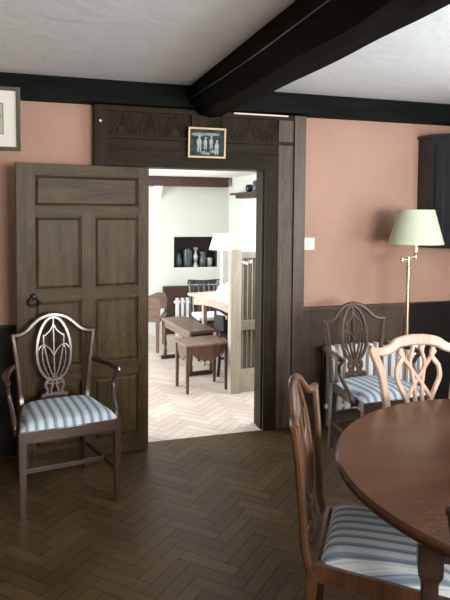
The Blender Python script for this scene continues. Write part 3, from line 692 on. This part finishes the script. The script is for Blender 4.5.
# simple wooden chairs in the sitting room
def far_chair(name, label, loc, rz, m, seat_m, h=.80, w_=.21, sz=.42, cush=True, bars=5, topw=.05):
    t = thing(name, label, 'chair', loc, rz)
    for s in (-1, 1):
        obj('leg', taper_leg(s*(w_-.02), -.19, sz, w0=.034, w1=.026), m, t)
        bm = bmesh.new(); ribbon(bm, [(s*(w_-.02), .22, 0), (s*(w_-.02), .19, sz), (s*(w_-.015), .22, h*.8), (s*(w_-.01), .25, h-.01)], (0, 1, 0), .03, .026, 4); obj('back_post', bm, m, t, True)
    obj('seat', B(-w_, w_, -.21, .205, sz-.03, sz, bev=.006), m, t)
    bm = bmesh.new(); ribbon(bm, [(-w_-.012, .245, h-.022), (-w_*.5, .265, h-.03), (0, .272, h-.036), (w_*.5, .265, h-.03), (w_+.012, .245, h-.022)], (0, 1, 0), topw, .02, 5); obj('top_rail', bm, m, t, True)
    for k in range(bars):
        x = -w_*.7+1.4*w_*k/(bars-1); bm = bmesh.new(); tube(bm, [(x, .185, sz-.005), (x, .22, sz+.15), (x, .262, h-.04)], .007, 4, 8); obj('spindle', bm, m, t, True)
    for s in (-1, 1): obj('stretcher', B(s*(w_-.02)-.008, s*(w_-.02)+.008, -.18, .20, .16, .18), m, t)
    if cush: obj('seat_pad', B(-w_+.015, w_-.015, -.20, .17, sz, sz+.035, bev=.014), seat_m, t, True)
    return t
far_chair('writing_chair', 'dark chair with curved top rail and white seat pad behind the writing table', (1.745, 6.16, 0), radians(-2), 'navy', 'linen', .80, .17)
far_chair('low_backed_chair', 'low dark wooden chair between the small scalloped table and the screen', (1.835, 5.255, 0), radians(91), 'wainsd', 'linen', .575, .13, cush=False, topw=.14)
# open armchair at the left
ea = thing('wooden_armchair', 'reddish wooden armchair with curved arm, part hidden at the left of the doorway', 'chair', (1.13, 6.72, 0), radians(70))
for s in (-1, 1):
    obj('leg', taper_leg(s*.22, -.2, .38, w0=.04, w1=.03), 'bench', ea)
    bm = bmesh.new(); ribbon(bm, [(s*.2, .24, 0), (s*.2, .2, .38), (s*.2, .27, .8)], (0, 1, 0), .036, .03, 4); obj('back_post', bm, 'bench', ea, True)
    bm = bmesh.new(); prism(bm, [(-.22, .36), (-.24, .52), (-.21, .60), (-.13, .605), (-.02, .56), (.1, .60), (.22, .66), (.22, .60), (.05, .50), (-.02, .40), (-.03, .36)][::-1], 0, s*.235-.012, s*.235+.012); obj('arm', bm, 'bench', ea)
obj('seat', B(-.25, .25, -.23, .22, .34, .38, bev=.008), 'bench', ea)
bm = bmesh.new(); ribbon(bm, [(-.2, .265, .76), (0, .285, .80), (.2, .265, .76)], (0, 1, 0), .09, .022, 5); obj('top_rail', bm, 'bench', ea, True)
obj('seat_pad', B(-.23, .23, -.21, .19, .38, .42, bev=.016), 'linen', ea, True)
for k in range(4):
    x = -.12+.08*k; bm = bmesh.new(); tube(bm, [(x, .2, .375), (x, .27, .73)], .009, 0, 8); obj('spindle', bm, 'bench', ea, True)

# wooden screen with vertical bars
sc = thing('wooden_screen', 'wooden screen with pale end post and vertical bars, just inside the sitting room', 'screen', (1.75, 4.86, 0))
obj('post', B(-.190, -.098, -.045, .045, 0, 1.235, bev=.004), 'palewood', sc)
obj('post', B(.24, .32, -.045, .045, 0, 1.235, bev=.004), 'palewood', sc)
obj('top_rail', B(-.098, .24, -.02, .02, 1.16, 1.215, bev=.003), 'greywood', sc)
obj('middle_rail', B(-.098, .24, -.024, .024, .54, .625, bev=.003), 'greywood', sc)
obj('backboard', B(-.098, .24, .02, .03, .10, 1.17), 'greywood', sc)
obj('lower_panel', B(-.098, .24, -.02, .02, .0, .20, bev=.003), 'palewood', sc)
for k in range(8):
    x = -.076+.042*k
    bm = bmesh.new(); tube(bm, [(x, -.004, .20), (x, -.004, .54)], .009, 0, 8); obj('bar', bm, 'greywood', sc, True)
    bm = bmesh.new(); tube(bm, [(x, -.004, .62), (x, -.004, 1.16)], .009, 0, 8); obj('bar', bm, 'greywood', sc, True)
for x, z in ((-.076, 1.125), (-.05, 1.118), (-.015, 1.128)):
    bm = bmesh.new(); lathe(bm, [(.001, -.034), (.014, -.028), (.014, -.018), (.006, -.008)], (x, 0, z), 12, axis='Y'); obj('knob', bm, 'ivory', sc, True, label='white knob')

# wall panelling, radiator, niche objects
bm = bmesh.new(); bx(bm, 1.49, 2.35, 7.37, 7.4, 0, .60); bx(bm, 1.49, 2.35, 7.35, 7.4, .585, .61)
for x in (1.49, 1.9, 2.3): bx(bm, x, x+.05, 7.36, 7.38, 0, .59)
struct('trim_8', bm, 'reddark')
radiator('radiator', 'small white radiator against the brown panelling of the sitting room', 1.62, 1.84, 7.28, .08, .47, valve=False)
def pot(name, label, cat, x, prof, m, grp=None, y=7.49):
    bm = bmesh.new(); lathe(bm, prof, seg=20); return obj(name, bm, m, None, True, label, cat, grp, loc=(x, y, NZ0+.0005))
pot('pottery_jug', 'small grey-blue jug at the left end of the wall niche', 'jug', 1.706, [(.035, 0), (.05, .03), (.052, .08), (.036, .13), (.042, .17), (.036, .17), (.03, .13)], 'glassg')
pot('storage_jar', 'broad dark ribbed jar second from left in the wall niche', 'jar', 1.830, [(.05, 0), (.062, .03), (.056, .06), (.062, .09), (.056, .13), (.062, .17), (.055, .22), (.03, .235), (.01, .25)], 'glassg')
pot('candlestick', 'pale candlestick in the middle of the wall niche', 'candlestick', 1.935, [(.040, 0), (.040, .012), (.03, .03), (.018, .06), (.03, .09), (.036, .13), (.018, .17), (.02, .21), (.036, .235), (.03, .245)], 'pewter')
pot('lidded_jar', 'dark jar with a flat lid right of the candlestick', 'jar', 2.035, [(.035, 0), (.046, .03), (.046, .13), (.03, .15), (.03, .16), (.046, .165), (.046, .19), (.01, .20)], 'glassg')
pot('pewter_beaker', 'small pale beaker at the right end of the wall niche', 'beaker', 2.125, [(.03, 0), (.038, .02), (.044, .11), (.040, .11), (.034, .02)], 'pewter')
# corbel
bm = bmesh.new(); prism(bm, [(7.4, 1.86), (7.4, 1.70), (7.36, 1.76), (7.27, 1.86)][::-1], 0, 1.37, 1.46); struct('trim_9', bm, 'white_ceil')
# pelmet shelf, pots and curtain at the right
ps = thing('wall_shelf', 'red-brown shelf over the curtain on the sitting room side wall', 'shelf', (2.35, 6.6, 1.72))
obj('board', B(-.14, 0, -.75, .32, .03, .055, bev=.003), 'reddark', ps); obj('rail', B(-.10, 0, -.75, .22, -.01, .03, bev=.003), 'reddark', ps)
bm = bmesh.new(); lathe(bm, [(.03, 0), (.042, .02), (.044, .06), (.03, .085)], seg=16); obj('dark_pot', bm, 'navy', None, True, 'small black pot on the shelf over the curtain', 'pot', loc=(2.275, 6.40, 1.7755))
bm = bmesh.new(); lathe(bm, [(.035, 0), (.045, .02), (.045, .10), (.03, .12)], seg=16); obj('grey_pot', bm, 'glassg', None, True, 'grey pot beside the black one, half hidden by the door post', 'pot', loc=(2.275, 6.16, 1.7755))
bm = bmesh.new(); n = 60; y0_, y1_ = 5.9, 6.72
cols = []
for k in range(n+1):
    y = y0_+(y1_-y0_)*k/n; x = 2.31+.022*sin(k*.85)
    cols.append([bm.verts.new((x, y, z)) for z in (.98, 1.3, 1.6, 1.705)]+[bm.verts.new((x+.006, y, z)) for z in (1.705, 1.6, 1.3, .98)])
for A_, B_ in zip(cols, cols[1:]):
    for i in range(8): bm.faces.new((A_[i], A_[(i+1) % 8], B_[(i+1) % 8], B_[i]))
bm.faces.new(cols[0]); bm.faces.new(cols[-1][::-1])
obj('curtain', bm, 'curtain', None, True, 'short cream curtain hanging under the brown shelf in the sitting room', 'curtain')
al = thing('alarm_sensor', 'small white box at the end of the sitting room ceiling beam', 'sensor', (2.318, 7.33, 1.87)); obj('case', B(-.014, .032, -.03, .03, .0, .10, bev=.008), 'white', al); obj('lens', B(-.006, .024, -.033, -.028, .015, .05, bev=.002), 'plate', al)
